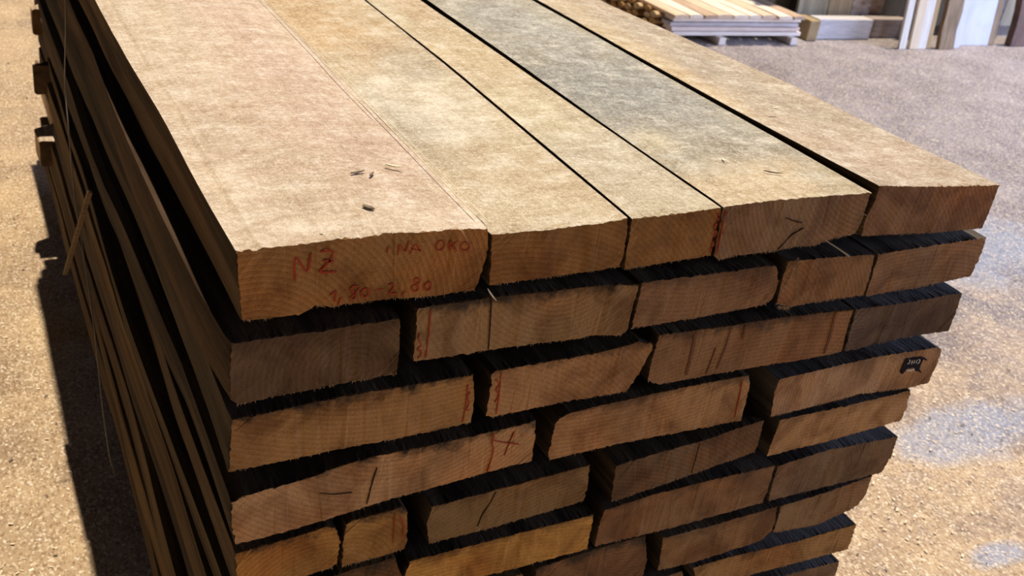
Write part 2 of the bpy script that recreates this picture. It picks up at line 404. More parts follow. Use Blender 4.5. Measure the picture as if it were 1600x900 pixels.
# ------------------------------------------------------------------ the pack of boards
POLY = {
'r1a': [[0.0006,1.1592],[0.0213,1.1591],[0.0265,1.1608],[0.0808,1.1609],[0.1029,1.1632],[0.1291,1.1628],[0.1654,1.1637],[0.2154,1.1619],[0.2468,1.1604],[0.2866,1.1574],[0.2897,1.1233],[0.2855,1.0993],[0.2784,1.0779],[0.2294,1.0759],[0.2014,1.0772],[0.1739,1.0801],[0.1008,1.0797],[0.0842,1.0837],[0.08,1.0803],[0.0682,1.0755],[0.0064,1.076]],
'r1b': [[0.2911,1.1488],[0.3338,1.1487],[0.3824,1.149],[0.4401,1.1503],[0.4789,1.1528],[0.4826,1.1411],[0.4835,1.1206],[0.4849,1.106],[0.483,1.0843],[0.4068,1.0817],[0.2981,1.0813]],
'r1c': [[0.4838,1.1524],[0.5246,1.1522],[0.5632,1.1532],[0.6237,1.1553],[0.6286,1.0844],[0.4881,1.0791]],
'r1d': [[0.6277,1.1558],[0.7086,1.1584],[0.7601,1.158],[0.8973,1.155],[0.8965,1.127],[0.8966,1.1087],[0.8926,1.0905],[0.8416,1.0854],[0.8144,1.079],[0.7761,1.0811],[0.7464,1.0783],[0.6775,1.079],[0.6453,1.0758],[0.6334,1.0829]],
'r1e': [[0.9083,1.1651],[1.0057,1.157],[1.0618,1.1529],[1.1794,1.1464],[1.18,1.1124],[1.1797,1.071],[1.0449,1.0753],[0.9065,1.0849],[0.9019,1.1082],[0.9097,1.1411]],
'r2a': [[-0.0048,1.05],[0.0395,1.05],[0.0972,1.0507],[0.1871,1.0529],[0.1911,1.0087],[0.1899,0.9756],[0.0987,0.9731],[0.0565,0.9717],[0.0023,0.9688],[-0.0054,0.9798]],
'r2b': [[0.2075,1.0627],[0.2461,1.0641],[0.281,1.0645],[0.3237,1.0648],[0.3857,1.0618],[0.434,1.0619],[0.4848,1.059],[0.5201,1.0525],[0.5186,1.0248],[0.5181,1.0053],[0.5178,0.9845],[0.509,0.9779],[0.4642,0.9851],[0.4391,0.9833],[0.389,0.9857],[0.3272,0.9884],[0.2894,0.9873],[0.209,0.9894]],
'r2c': [[0.5234,1.0559],[0.6425,1.0555],[0.7376,1.0561],[0.7551,1.053],[0.7678,1.0266],[0.7668,1.0015],[0.7549,0.9904],[0.6449,0.9864],[0.5226,0.9857]],
'r2d': [[0.7745,1.0589],[0.8724,1.055],[0.9488,1.0507],[0.9556,1.016],[0.9549,0.9792],[0.8062,0.9799],[0.7761,0.9885],[0.7728,1.026]],
'r2e': [[0.9572,1.0498],[1.0777,1.0521],[1.2003,1.0529],[1.2039,1.0176],[1.1991,0.9825],[1.0839,0.9758],[0.9603,0.9762]],
'r3a': [[-0.0032,0.9499],[0.0526,0.9522],[0.1217,0.9569],[0.229,0.9552],[0.2936,0.9554],[0.3003,0.9181],[0.3008,0.88],[0.1977,0.8771],[0.1261,0.8782],[0.0584,0.8773],[-0.0066,0.8767]],
'r3b': [[0.3267,0.955],[0.399,0.9557],[0.4842,0.9568],[0.5428,0.9623],[0.5656,0.9554],[0.5672,0.9447],[0.5588,0.9221],[0.5509,0.9012],[0.5407,0.8805],[0.4405,0.8836],[0.3299,0.8819],[0.3201,0.886],[0.3203,0.9495]],
'r3c': [[0.573,0.9686],[0.6362,0.9659],[0.7018,0.9641],[0.7896,0.9638],[0.9058,0.9578],[0.9448,0.9544],[0.9455,0.9196],[0.9501,0.8773],[0.914,0.8751],[0.8195,0.8776],[0.7229,0.8802],[0.5938,0.8822],[0.5727,0.8916],[0.5702,0.9285]],
'r3d': [[0.9501,0.9548],[1.0329,0.9511],[1.1651,0.9519],[1.1956,0.9502],[1.1995,0.9088],[1.1987,0.8761],[1.0946,0.8801],[1.0095,0.8769],[0.9561,0.8762]],
'r4a': [[-0.0029,0.831],[0.0097,0.8363],[0.0434,0.8398],[0.0897,0.8443],[0.13,0.8528],[0.1766,0.8573],[0.2305,0.8565],[0.2973,0.8573],[0.336,0.8589],[0.3797,0.8596],[0.3988,0.8618],[0.4029,0.832],[0.4036,0.7924],[0.3535,0.7905],[0.2513,0.7834],[0.1725,0.7772],[0.1346,0.7731],[0.0664,0.7659],[0.0011,0.7642],[-0.0035,0.7969]],
'r4b': [[0.4354,0.857],[0.4504,0.8635],[0.5342,0.8666],[0.646,0.8687],[0.7638,0.8669],[0.7728,0.8465],[0.7752,0.8116],[0.7765,0.7798],[0.5399,0.788],[0.432,0.7866],[0.4282,0.7965],[0.4299,0.8486]],
'r4c': [[0.8304,0.8461],[0.8972,0.8481],[1.0389,0.8522],[1.1839,0.8451],[1.2017,0.8382],[1.2051,0.8087],[1.2018,0.7691],[1.1546,0.7674],[1.0321,0.7783],[0.889,0.7744],[0.8381,0.7739],[0.8308,0.8148]],
'r5a': [[0.0012,0.7498],[0.0501,0.7532],[0.0836,0.7555],[0.1162,0.7595],[0.1273,0.7541],[0.1348,0.7271],[0.1325,0.6914],[0.1251,0.6848],[0.0599,0.6823],[0.0054,0.677]],
'r5b': [[0.1408,0.7544],[0.1506,0.76],[0.1945,0.7613],[0.2156,0.7629],[0.2247,0.7517],[0.2277,0.7287],[0.2297,0.6978],[0.226,0.6875],[0.1972,0.684],[0.139,0.6825],[0.1375,0.7229]],
'r5c': [[0.2593,0.7507],[0.3954,0.7563],[0.4495,0.7583],[0.5043,0.7607],[0.5092,0.7205],[0.5073,0.6921],[0.3691,0.6847],[0.2617,0.6844],[0.2541,0.721]],
'r5d': [[0.5525,0.7463],[0.6162,0.7522],[0.7046,0.7567],[0.8262,0.7702],[0.8303,0.734],[0.8288,0.7061],[0.7046,0.6906],[0.5579,0.6756],[0.5541,0.7086]],
'r5e': [[0.8621,0.7625],[1.0148,0.7597],[1.1608,0.7608],[1.1692,0.7223],[1.1655,0.6953],[0.9933,0.6885],[0.8585,0.6898],[0.8593,0.7235]],
'r6a': [[0.0056,0.6481],[0.0853,0.6646],[0.1588,0.6737],[0.2143,0.6751],[0.2269,0.6371],[0.225,0.5956],[0.1139,0.5963],[0.0092,0.593]],
'r6b': [[0.2359,0.6612],[0.4118,0.6612],[0.5319,0.6592],[0.5337,0.6284],[0.5348,0.5893],[0.3828,0.5909],[0.2308,0.5935],[0.2294,0.6303]],
'r6c': [[0.5504,0.6627],[0.6369,0.6691],[0.7487,0.6689],[0.8865,0.6643],[0.8874,0.6122],[0.8854,0.5848],[0.6956,0.5841],[0.5473,0.5906],[0.5461,0.6349]],
'r6d': [[0.8931,0.6613],[1.0009,0.669],[1.1762,0.6576],[1.1806,0.6116],[1.1714,0.5769],[1.0355,0.5799],[0.8968,0.5845],[0.8931,0.6245]],
'r7b': [[0.4469,0.5786],[0.5553,0.5855],[0.6446,0.5832],[0.661,0.5261],[0.6626,0.4833],[0.5716,0.4793],[0.4522,0.4807]],
'r7c': [[0.6825,0.5663],[0.7712,0.5644],[0.9248,0.5653],[0.9316,0.533],[0.9324,0.5093],[0.911,0.4906],[0.7706,0.4863],[0.6897,0.4927],[0.6862,0.532]],
'r7d': [[0.9329,0.5631],[1.0604,0.5674],[1.1475,0.5756],[1.1502,0.5464],[1.1508,0.5296],[1.1425,0.5105],[1.1203,0.5014],[1.0462,0.4875],[0.9369,0.5005]],
'r8c': [[0.7687,0.4738],[0.8435,0.4731],[0.9973,0.4609],[1.1567,0.4565],[1.1611,0.4136],[1.1614,0.3924],[0.8966,0.4085],[0.8023,0.4132],[0.7829,0.4425]],
'r9d': [[0.8601,0.3853],[1.0297,0.3749],[1.1508,0.3645],[1.1568,0.3156],[1.1425,0.2915],[0.9938,0.2971],[0.8712,0.3095]]}
STROKES = {
'r1a_red': [[2.6,[[0.0622,1.1185],[0.061,1.1337],[0.0612,1.1485],[0.068,1.1374],[0.0754,1.1255],[0.0786,1.1487]]],[2.6,[[0.0889,1.1495],[0.0951,1.1508],[0.1015,1.1495],[0.1041,1.1468],[0.1007,1.139],[0.0934,1.1298],[0.0866,1.1247],[0.0965,1.1239],[0.1076,1.1234]]],[2.6,[[0.0923,1.1384],[0.0986,1.1382],[0.1036,1.136]]],[1.9,[[0.1649,1.147],[0.1639,1.1402]]],[1.9,[[0.1772,1.1362],[0.1774,1.1508],[0.1857,1.1368],[0.1885,1.1508]]],[1.9,[[0.1909,1.1354],[0.1967,1.1493],[0.2037,1.1364]]],[1.9,[[0.1921,1.1418],[0.2043,1.1389]]],[1.9,[[0.2278,1.1491],[0.2253,1.1486],[0.2231,1.1469],[0.2218,1.1442],[0.2216,1.1411],[0.2227,1.1383],[0.2247,1.1364],[0.2272,1.1356],[0.2298,1.1363],[0.2318,1.1383],[0.2329,1.1411],[0.2328,1.1442],[0.2316,1.1469],[0.2294,1.1486],[0.2269,1.1491]]],[1.9,[[0.2385,1.1462],[0.2406,1.134]]],[1.9,[[0.248,1.1462],[0.2449,1.1433],[0.2411,1.1401]]],[1.9,[[0.2414,1.1407],[0.245,1.1371],[0.249,1.1327]]],[1.9,[[0.2579,1.1442],[0.2552,1.1438],[0.2532,1.1422],[0.2524,1.1397],[0.2529,1.1368],[0.2546,1.1342],[0.2571,1.1323],[0.26,1.1316],[0.2626,1.1322],[0.2644,1.134],[0.2649,1.1366],[0.2642,1.1395],[0.2623,1.1421],[0.2596,1.1437],[0.2568,1.1442]]],[1.9,[[0.1015,1.0944],[0.1088,1.1011],[0.1074,1.0856]]],[1.9,[[0.1141,1.0905],[0.1121,1.0813]]],[1.9,[[0.1351,1.1009],[0.1315,1.1046],[0.1256,1.1045],[0.1237,1.1005],[0.1284,1.0953],[0.1331,1.0906],[0.132,1.0851],[0.1262,1.0843],[0.1237,1.0879],[0.1271,1.0923],[0.1342,1.0965],[0.1351,1.1009]]],[1.9,[[0.1429,1.0987],[0.1408,1.0984],[0.139,1.0968],[0.1379,1.0944],[0.1377,1.0916],[0.1384,1.089],[0.1399,1.0872],[0.1419,1.0865],[0.144,1.0871],[0.1457,1.0889],[0.1466,1.0915],[0.1467,1.0943],[0.1458,1.0967],[0.1442,1.0983],[0.1421,1.0988]]],[1.9,[[0.1537,1.0949],[0.1636,1.0946]]],[1.9,[[0.1688,1.099],[0.1725,1.1022],[0.1773,1.1],[0.1764,1.0955],[0.1692,1.0871],[0.1803,1.0867]]],[1.9,[[0.1901,1.0891],[0.1868,1.0832]]],[1.9,[[0.2027,1.104],[0.2009,1.1038],[0.1996,1.1028],[0.199,1.1012],[0.1992,1.0994],[0.2003,1.0977],[0.2019,1.0964],[0.2038,1.0959],[0.2056,1.0963],[0.2068,1.0974],[0.2072,1.0991],[0.2068,1.1009],[0.2056,1.1026],[0.2039,1.1037],[0.202,1.104]]],[1.9,[[0.2012,1.0956],[0.1991,1.0954],[0.1976,1.0942],[0.1969,1.0924],[0.1972,1.0902],[0.1984,1.0882],[0.2003,1.0867],[0.2025,1.0861],[0.2045,1.0865],[0.2059,1.0878],[0.2064,1.0898],[0.2059,1.092],[0.2045,1.0939],[0.2025,1.0952],[0.2003,1.0956]]],[1.9,[[0.2182,1.0971],[0.2161,1.0967],[0.2144,1.0952],[0.2134,1.0928],[0.2132,1.0901],[0.214,1.0876],[0.2155,1.0858],[0.2176,1.0851],[0.2196,1.0857],[0.2212,1.0874],[0.2221,1.0899],[0.2221,1.0927],[0.2211,1.0951],[0.2194,1.0967],[0.2174,1.0971]]]],
'r4a_red': [[1.8,[[0.3355,0.8559],[0.3364,0.8431],[0.3342,0.8383],[0.3389,0.8319],[0.3386,0.8138],[0.3352,0.7908]]],[1.5,[[0.3383,0.8426],[0.3565,0.8352],[0.3781,0.827]]],[1.3,[[0.3668,0.8498],[0.3624,0.8349],[0.3579,0.8134]]]],
'r3a_red': [[1.5,[[0.2875,0.9412],[0.2885,0.9127],[0.2876,0.8839]]],[1.6,[[0.2915,0.9307],[0.2877,0.9187],[0.2945,0.9144],[0.2888,0.9027],[0.2945,0.9005]]]],
'r2b_red': [[1.6,[[0.2248,1.0585],[0.2257,1.0269],[0.2252,0.992]]],[1.6,[[0.2141,1.0288],[0.2119,1.0185],[0.2191,1.012],[0.2115,1.0061],[0.2209,1.0018],[0.2152,0.9928]]]],
'r3b_red': [[1.4,[[0.3326,0.952],[0.3346,0.9132],[0.3349,0.8859]]],[1.6,[[0.3258,0.9426],[0.3335,0.9333],[0.3272,0.9266],[0.335,0.9171],[0.3301,0.9061]]]],
'r4b_red': [[1.5,[[0.753,0.8619],[0.7574,0.8283],[0.7603,0.7869]]]],
'r1c_red': [[1.6,[[0.624,1.1507],[0.6235,1.1201],[0.626,1.0895]]],[1.6,[[0.6208,1.1473],[0.6266,1.1385],[0.6198,1.1289],[0.6285,1.1177],[0.6222,1.1099],[0.6292,1.1006],[0.6243,1.0955]]]],
'r1d_red': [[1.6,[[0.6338,1.1498],[0.635,1.1209],[0.6381,1.0853]]]],
'r5b_red': [[1.3,[[0.2057,0.7538],[0.2074,0.7347],[0.2083,0.7032]]],[1.5,[[0.2133,0.7484],[0.2223,0.7281],[0.2198,0.7154],[0.2252,0.7071]]]],
'r3c_streak': [[5,[[0.6371,0.9626],[0.6393,0.9346],[0.6402,0.8899]]],[2.4,[[0.6823,0.9285],[0.6799,0.9047],[0.6774,0.8852]]],[3.5,[[0.7007,0.96],[0.6999,0.9244],[0.6958,0.8908]]],[3.5,[[0.7278,0.9601],[0.7295,0.9359]]],[5,[[0.9068,0.9554],[0.9108,0.918],[0.912,0.8802]]]],
'r4a_crack': [[1.8,[[0.1755,0.8384],[0.1718,0.8211],[0.1683,0.7993],[0.1661,0.7821]]],[1.0,[[0.1029,0.817],[0.1218,0.8098],[0.1451,0.8066]]]],
'r5c_crack': [[1.6,[[0.3544,0.7513],[0.348,0.7338],[0.3372,0.7127],[0.3336,0.6952]]]],
'r5d_crack': [[1.6,[[0.7031,0.7534],[0.7037,0.7249],[0.7035,0.6947]]]],
'r1d_crack': [[1.5,[[0.7834,1.1103],[0.7641,1.1013],[0.756,1.0912],[0.7469,1.0802]]],[1.6,[[0.7448,1.1296],[0.761,1.1232],[0.7779,1.1187]]]],
'r2b_crack': [[1.4,[[0.303,1.065],[0.3059,1.0324],[0.3093,0.9895]]]],
'r4c_mark': [[1.5,[[1.0894,0.788],[1.093,0.7834]]]],
'r4c_white': [[1.3,[[1.1222,0.8324],[1.1268,0.8317],[1.1243,0.8283],[1.1265,0.8252],[1.1245,0.8226],[1.1217,0.8235]]],[1.3,[[1.1319,0.8216],[1.1323,0.831],[1.1283,0.8254],[1.133,0.8247]]],[1.3,[[1.1372,0.8255],[1.1354,0.8282],[1.1374,0.8303],[1.1392,0.8276],[1.1372,0.8255],[1.1347,0.8232],[1.137,0.8208],[1.1394,0.8226],[1.1372,0.8255]]],[1.3,[[1.1458,0.8291],[1.1424,0.8267],[1.1413,0.8231],[1.1435,0.8199],[1.146,0.8219],[1.1442,0.8246],[1.1418,0.8235]]],[1.3,[[1.1481,0.8288],[1.1528,0.8281],[1.1503,0.8246],[1.1526,0.8215],[1.1505,0.8189],[1.1477,0.8198]]],[1.1,[[1.1276,0.8102],[1.1261,0.8119],[1.1279,0.813],[1.1294,0.8114],[1.1276,0.8102],[1.1255,0.8089],[1.1274,0.8073],[1.1295,0.8083],[1.1276,0.8102]]],[1.1,[[1.133,0.8065],[1.1311,0.8085],[1.1313,0.8108],[1.1335,0.8122],[1.1354,0.8102],[1.1352,0.8079],[1.133,0.8065]]],[1.1,[[1.1387,0.8056],[1.1368,0.8076],[1.137,0.8099],[1.1391,0.8113],[1.141,0.8093],[1.1409,0.807],[1.1387,0.8056]]],[1.1,[[1.1427,0.8097],[1.1448,0.8105],[1.1467,0.8087],[1.1423,0.8051],[1.1464,0.8044]]]]}
STAMP = [[1.1133, 0.8354], [1.1325, 0.8337], [1.1527, 0.8319], [1.1609, 0.8293], [1.1721, 0.8222], [1.1694, 0.8218], [1.1604, 0.826], [1.1592, 0.8213], [1.1588, 0.8161], [1.1597, 0.8054], [1.1689, 0.7979], [1.1674, 0.7967], [1.1603, 0.8012], [1.1507, 0.8039], [1.1457, 0.8115], [1.1267, 0.8138], [1.1247, 0.8107], [1.1214, 0.8043], [1.1184, 0.8034], [1.112, 0.8084], [1.1121, 0.8187]]
BR = {  # colour of the freshly cut or weathered end, colour of the long faces, ring centre (x, z from the lower left corner), grime, length
 'r1a': ((.46, .27, .12), (.17, .115, .065), (.02, -.05), 0, 2.20),
 'r1b': ((.40, .22, .085), (.2, .14, .08), (.02, -.30), 0, 2.28),
 'r1c': ((.40, .22, .085), (.2, .14, .08), (-.20, -.25), 0, 2.15),
 'r1d': ((.36, .23, .13), (.2, .14, .08), (.30, .18), 0, 2.32),
 'r1e': ((.36, .21, .13), (.2, .14, .08), (-.25, -.35), 0, 2.25),
 'r2a': ((.22, .145, .09), (.16, .10, .06), (.14, .02), .4, 2.22),
 'r2b': ((.40, .255, .13), (.13, .10, .07), (.20, .14), .9, 2.5),
 'r2c': ((.36, .205, .11), (.13, .10, .07), (.12, .45), .4, 2.4),
 'r2d': ((.36, .21, .115), (.13, .10, .07), (-.1, -.12), .3, 2.6),
 'r2e': ((.36, .23, .145), (.20, .17, .14), (.1, -.5), .1, 2.5),
 'r3a': ((.46, .27, .12), (.12, .09, .06), (.22, .5), 1, 2.25),
 'r3b': ((.46, .275, .15), (.12, .09, .06), (-.10, -.3), .6, 2.5),
 'r3c': ((.34, .20, .11), (.12, .09, .06), (.2, -.8), .8, 2.6),
 'r3d': ((.22, .16, .13), (.16, .14, .13), (.02, .09), .2, 2.6),
 'r4a': ((.52, .33, .19), (.12, .085, .055), (.22, .26), 1, 2.25),
 'r4b': ((.48, .29, .15), (.12, .09, .06), (.1, .9), .6, 2.6),
 'r4c': ((.46, .30, .185), (.16, .14, .13), (.24, .03), .3, 2.7),
 'r5a': ((.46, .26, .09), (.15, .10, .055), (.10, -.04), 1, 2.3),
 'r5b': ((.44, .26, .10), (.15, .10, .055), (.0, -.02), .8, 2.5),
 'r5c': ((.30, .20, .10), (.13, .10, .07), (.3, -.5), .5, 2.6),
 'r5d': ((.24, .16, .105), (.13, .10, .07), (-.1, -.4), .3, 2.6),
 'r5e': ((.48, .30, .16), (.16, .14, .13), (.1, -.7), .3, 2.6),
 'r6a': ((.26, .16, .09), (.17, .12, .06), (.1, -.1), .9, 2.25),
 'r6b': ((.54, .32, .10), (.13, .10, .07), (.05, -.9), .5, 2.6),
 'r6c': ((.32, .19, .105), (.13, .10, .07), (.5, -.6), .5, 2.6),
 'r6d': ((.28, .19, .125), (.16, .14, .13), (.1, .02), .3, 2.7),
 'r7b': ((.28, .155, .085), (.13, .10, .07), (.1, -.4), .9, 2.6),
 'r7c': ((.32, .21, .12), (.13, .10, .07), (.2, -.7), .4, 2.6),
 'r7d': ((.32, .21, .125), (.16, .14, .13), (.1, -.4), .3, 2.6),
 'r8c': ((.42, .26, .12), (.16, .14, .13), (.1, -.6), .5, 2.6),
 'r9d': ((.30, .2, .13), (.16, .14, .13), (.1, -.6), .3, 2.6),
}
LAB = {
 'r1a': 'wide pinkish tan board of the top layer, leftmost, with red handwriting on its end',
 'r1b': 'pale golden board in the top layer beside the board with red handwriting',
 'r1c': 'narrow straw-coloured board in the middle of the top layer',
 'r1d': 'grey blue-stained board in the top layer with a split in its lower end edge',
 'r1e': 'rightmost board of the top layer, grey-brown, raised slightly above its neighbour',
 'r2a': 'grey-brown sawn board at the left corner, directly under the handwritten board',
 'r2b': 'wide mottled board in the second layer with red zigzag at its left end edge',
 'r2c': 'brown board in the middle of the second layer, under the narrow straw board',
 'r2d': 'short-faced board in the second layer with fibrous torn left corner',
 'r2e': 'rightmost board of the second layer, a sliver of its top in the light',
 'r3a': 'left board of the third layer, red line near its right end edge',
 'r3b': 'board of the third layer with slanting right corner and red line at left',
 'r3c': 'long brown board of the third layer with dark resin streaks',
 'r3d': 'dark grey rightmost board of the third layer',
 'r4a': 'very wide board at left of the fourth layer with red cross mark and black crack',
 'r4b': 'light brown board in the middle of the fourth layer with notched left top corner',
 'r4c': 'rightmost board of the fourth layer carrying a black numbered stamp',
 'r5a': 'orange-brown board with rounded corners, leftmost in the fifth layer',
 'r5b': 'small square board with curved rings and red scribble in the fifth layer',
 'r5c': 'dark olive-brown cracked board in the fifth layer, right of the small square one',
 'r5d': 'tilted grey-brown board lying askew in the fifth layer',
 'r5e': 'light orange board at the right end of the fifth layer under the stamped board',
 'r6a': 'dark brown board under the small square board, leftmost in the sixth layer',
 'r6b': 'bright orange-yellow board in the lower middle of the pack',
 'r6c': 'long brown board directly under the tilted board',
 'r6d': 'dark rightmost board of the sixth layer with a bluish top edge',
 'r7b': 'dark reddish-brown board under the right half of the bright orange one',
 'r7c': 'brown board with rounded lower right corner in the seventh layer',
 'r7d': 'rightmost board of the seventh layer with slanting lower right corner',
 'r8c': 'orange-brown board at lower right with its right end sticking out furthest of the low ones',
 'r9d': 'lowest board seen at the right corner, at the bottom edge of the photo',
}
LEFT = {'r1a': [(0, 0), (.9, -.006), (2.2, -.004)], 'r2a': [(0, 0), (.12, -.008), (.5, -.012), (1.0, -.004), (2.6, 0)],
 'r1d': [(0, .0), (.25, .001), (.5, .006), (1.0, .013), (2.3, .014)], 'r1b': [(0, 0), (1, .008), (2.3, .01)],
 'r1c': [(0, .0012), (.6, .0225), (1, .0255), (2.2, .0275)], 'r1e': [(0, .0), (.3, -.002), (1, -.002), (2.3, 0)],
 'r3a': [(0, 0), (.5, .012), (1.2, .002), (2.7, .006)], 'r4a': [(0, 0), (.3, .004), (.9, -.012), (2.5, .0)],
 'r5a': [(0, 0), (.4, .0), (.8, .012), (2.3, .0)], 'r6a': [(0, -.004), (.7, -.016), (1.5, -.006), (2.6, .004)]}
RIGHT = {'r1a': [(0, 0), (1, .004), (2.2, .004)], 'r1b': [(0, 0), (.6, .020), (1, .026), (2.3, .028)], 'r1c': [(0, 0), (1, .0), (2.2, .0)],
 'r1d': [(0, 0), (.3, .001), (2.3, .001)], 'r1e': [(0, 0), (.5, .006), (1.05, -.055), (2.3, -.06)]}
def add_board(key, poly, y0, cols, label, group=None, detail=True, length=None, left=None, right=None, seed=None):
    endc, sidec, rc, grime, ln = cols
    ox = min(p[0] for p in poly); oz = min(p[1] for p in poly)
    seed = seed if seed is not None else sum(ord(c) * (i + 3) for i, c in enumerate(key))
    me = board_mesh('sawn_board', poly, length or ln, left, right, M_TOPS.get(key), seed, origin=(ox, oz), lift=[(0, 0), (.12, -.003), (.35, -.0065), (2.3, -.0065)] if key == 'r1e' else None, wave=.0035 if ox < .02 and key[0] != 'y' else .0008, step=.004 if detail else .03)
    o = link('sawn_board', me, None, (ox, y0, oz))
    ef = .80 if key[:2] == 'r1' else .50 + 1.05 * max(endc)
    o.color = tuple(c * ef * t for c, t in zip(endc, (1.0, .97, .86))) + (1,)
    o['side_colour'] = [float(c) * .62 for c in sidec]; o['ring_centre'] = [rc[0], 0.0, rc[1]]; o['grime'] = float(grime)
    tag(o, label, 'board', group)
    return o, (ox, oz)
for key, poly in POLY.items():
    jx = 0.0
    o, org = add_board(key, poly, 0.0, BR[key], LAB[key], 'sawn boards stacked in the pack', left=LEFT.get(key), right=RIGHT.get(key))
    for suf, nm, m, lab in (('_red', 'red_marking', M_RED, 'red marker strokes'), ('_crack', 'crack', M_DARKCRACK, 'dark drying crack'), ('_streak', 'resin_streak', M_STREAK, 'dark resin streaks')):
        if key + suf in STROKES:
            thick = .0003 if suf == '_red' else .00025
            allst = STROKES[key + suf]
            groups = [(allst[:3], 'red handwritten NZ'), (allst[3:11], 'red handwritten comma and NA OKO'), (allst[11:], 'red handwritten 1,80 - 2,80')] if key == 'r1a' else [([t_], lab) for t_ in allst]
            for gs, gl in groups:
                p = link(nm, ribbon(nm, gs, m, y=-.0008, thick=thick, origin=org, scale=1.0), o); p['label'] = gl
    fl = {'r1a': 160, 'r1d': 320, 'r4c': 320, 'r2d': 200}.get(key, 90)
    f = link('torn_fibre', fringe('torn_fibre', poly, M_FIBRE, fl, org, 'low', .004), o); f['kind'] = 'stuff'
    if key[1] != '1' and BR[key][3] >= .5:
        f = link('fuzzy_fringe', fringe('fuzzy_fringe', poly, M_FIBRE_D, 420, org, 'high', .006), o); f['kind'] = 'stuff'
    if key[1] == '1':
        f = link('dust_edge', fringe('dust_edge', poly, M_PALE, 150, org, 'high', .0026), o); f['kind'] = 'stuff'
    if key == 'r2d':
        lf = [p for p in poly]
        f = link('torn_corner', fringe('torn_corner', [(.792, 1.062), (.787, 1.03), (.776, .985), (.80, .978), (.81, .99)][::-1], M_FIBRE, 500, org, 'all', .008), o); f['kind'] = 'stuff'
    if key == 'r4c':
        ox, oz = org
        n = len(STAMP); vs = [(x - ox, -.0014, z - oz) for x, z in STAMP] + [(x - ox, .001, z - oz) for x, z in STAMP]
        fs = [tuple(range(n)), tuple(range(2 * n - 1, n - 1, -1))] + [(i, (i + 1) % n, (i + 1) % n + n, i + n) for i in range(n)]
        st = link('number_stamp', mesh_from('number_stamp', vs, fs, [M_BLACKINK]), o); st['label'] = 'black ragged stamp with pale number'
        dg = link('stamp_number', ribbon('stamp_number', STROKES['r4c_white'], M_WHITEINK, y=-.0018, thick=.0003, origin=org, wob=.1), st); dg['label'] = 'pale digits'

# boards of the pack whose ends lie below the frame or behind other boards: they carry the rest and show their long left side
def rect(x0, x1, z0, z1): return [(x0, z0 + .004), (x0 + .001, z1 - .003), (x0 + .01, z1), (x1 - .006, z1 - .001), (x1, z1 - .01), (x1 - .003, z0 + .004), (x1 - .02, z0), (x0 + .006, z0)]
LOW = [('x7a', .000, .430, .487, .575, 2.25, 'leftmost board of the seventh layer, only its long left face in view'),
 ('x8a', .006, .33, .392, .474, 2.25, 'leftmost board of the eighth layer, only its long left face in view'),
 ('x8b', .345, .752, .392, .474, 2.4, None),
 ('x9a', -.004, .28, .293, .378, 2.25, 'leftmost board of the ninth layer, only its long left face in view'),
 ('x9b', .30, .60, .293, .380, 2.6, None), ('x9c', .615, .84, .293, .380, 2.5, None),
 ('x10a', .004, .31, .196, .280, 2.75, 'leftmost board one layer above the lowest, its long left face in view'),
 ('x10b', .33, .70, .196, .280, 2.6, None), ('x10c', .715, 1.15, .196, .280, 2.6, None),
 ('x11a', 0.0, .36, .100, .184, 2.85, 'leftmost board of the lowest layer, yellowish left face above the dark floor shadow'),
 ('x11b', .375, .72, .100, .184, 2.7, None), ('x11c', .735, 1.14, .100, .184, 2.7, None)]
SIDEC = {'x7a': (.23, .15, .07), 'x8a': (.13, .09, .06), 'x9a': (.20, .13, .065), 'x10a': (.27, .18, .085), 'x11a': (.22, .15, .08)}
for k, a, b_, z0, z1, ln, lab in LOW:
    gl = lab or 'sawn board in the lower layers of the pack, hidden behind the boards in front'
    add_board(k, rect(a, b_, z0, z1), 0.0, ((.36, .22, .12), SIDEC.get(k, (.14, .1, .065)), (.1, -.3), .5, ln), gl,
              'sawn boards stacked in the pack' if lab else 'hidden boards low in the pack', detail=False,
              left=[(0, 0), (.4, R.uniform(-.006, .006)), (.9, R.uniform(-.008, .01)), (1.5, R.uniform(-.006, .008)), (ln, 0)])
# shorter boards laid end to end behind, their ends stand proud at the far left
for k, a, z0, z1, y0, ln, lf, lab in (
  ('y5', -.018, .684, .762, 2.355, .72, [(0, 0), (.065, 0), (.08, .05), (.72, .05)], 'short board end with lit top sticking out at the far left, upper of two'),
  ('y7', -.027, .490, .583, 2.38, .55, [(0, 0), (.03, .0), (.045, .06), (.55, .06)], 'short dark board end sticking out at the far left between the two lit ones'),
  ('y9', -.036, .296, .380, 2.272, .80, [(0, 0), (.14, -.004), (.155, .06), (.8, .06)], 'short board end with pale lit top sticking out at the far left, lowest')):
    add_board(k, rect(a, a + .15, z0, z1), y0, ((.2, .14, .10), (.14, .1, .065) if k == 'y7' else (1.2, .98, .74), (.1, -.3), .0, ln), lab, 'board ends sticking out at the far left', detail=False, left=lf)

for k, z0, z1 in (('z8', .392, .474), ('z6', .595, .672)):
    add_board(k, rect(.03, .215, z0, z1), 2.33, ((.3, .2, .12), (.14, .1, .065), (.1, -.3), .0, .6), 'sawn board in the lower layers of the pack, hidden behind the boards in front', 'hidden boards low in the pack', detail=False)
# two timbers under the pack
M_BEAR = plain('bearer_timber', (.16, .12, .08), (.09, .07, .05), 10, (1, 8, 8))
for y, lab in ((.55, 'square timber bearer under the pack, nearer one, in deep shadow'), (1.75, 'square timber bearer under the pack, farther one, in deep shadow')):
    bm = bmesh.new(); box(bm, Vector((.57, y, .0505)), (1.08, .10, .099)); o = bm_obj('timber_bearer', bm, M_BEAR, bevel=.004)
    tag(o, lab, 'beam', 'bearers under the pack')

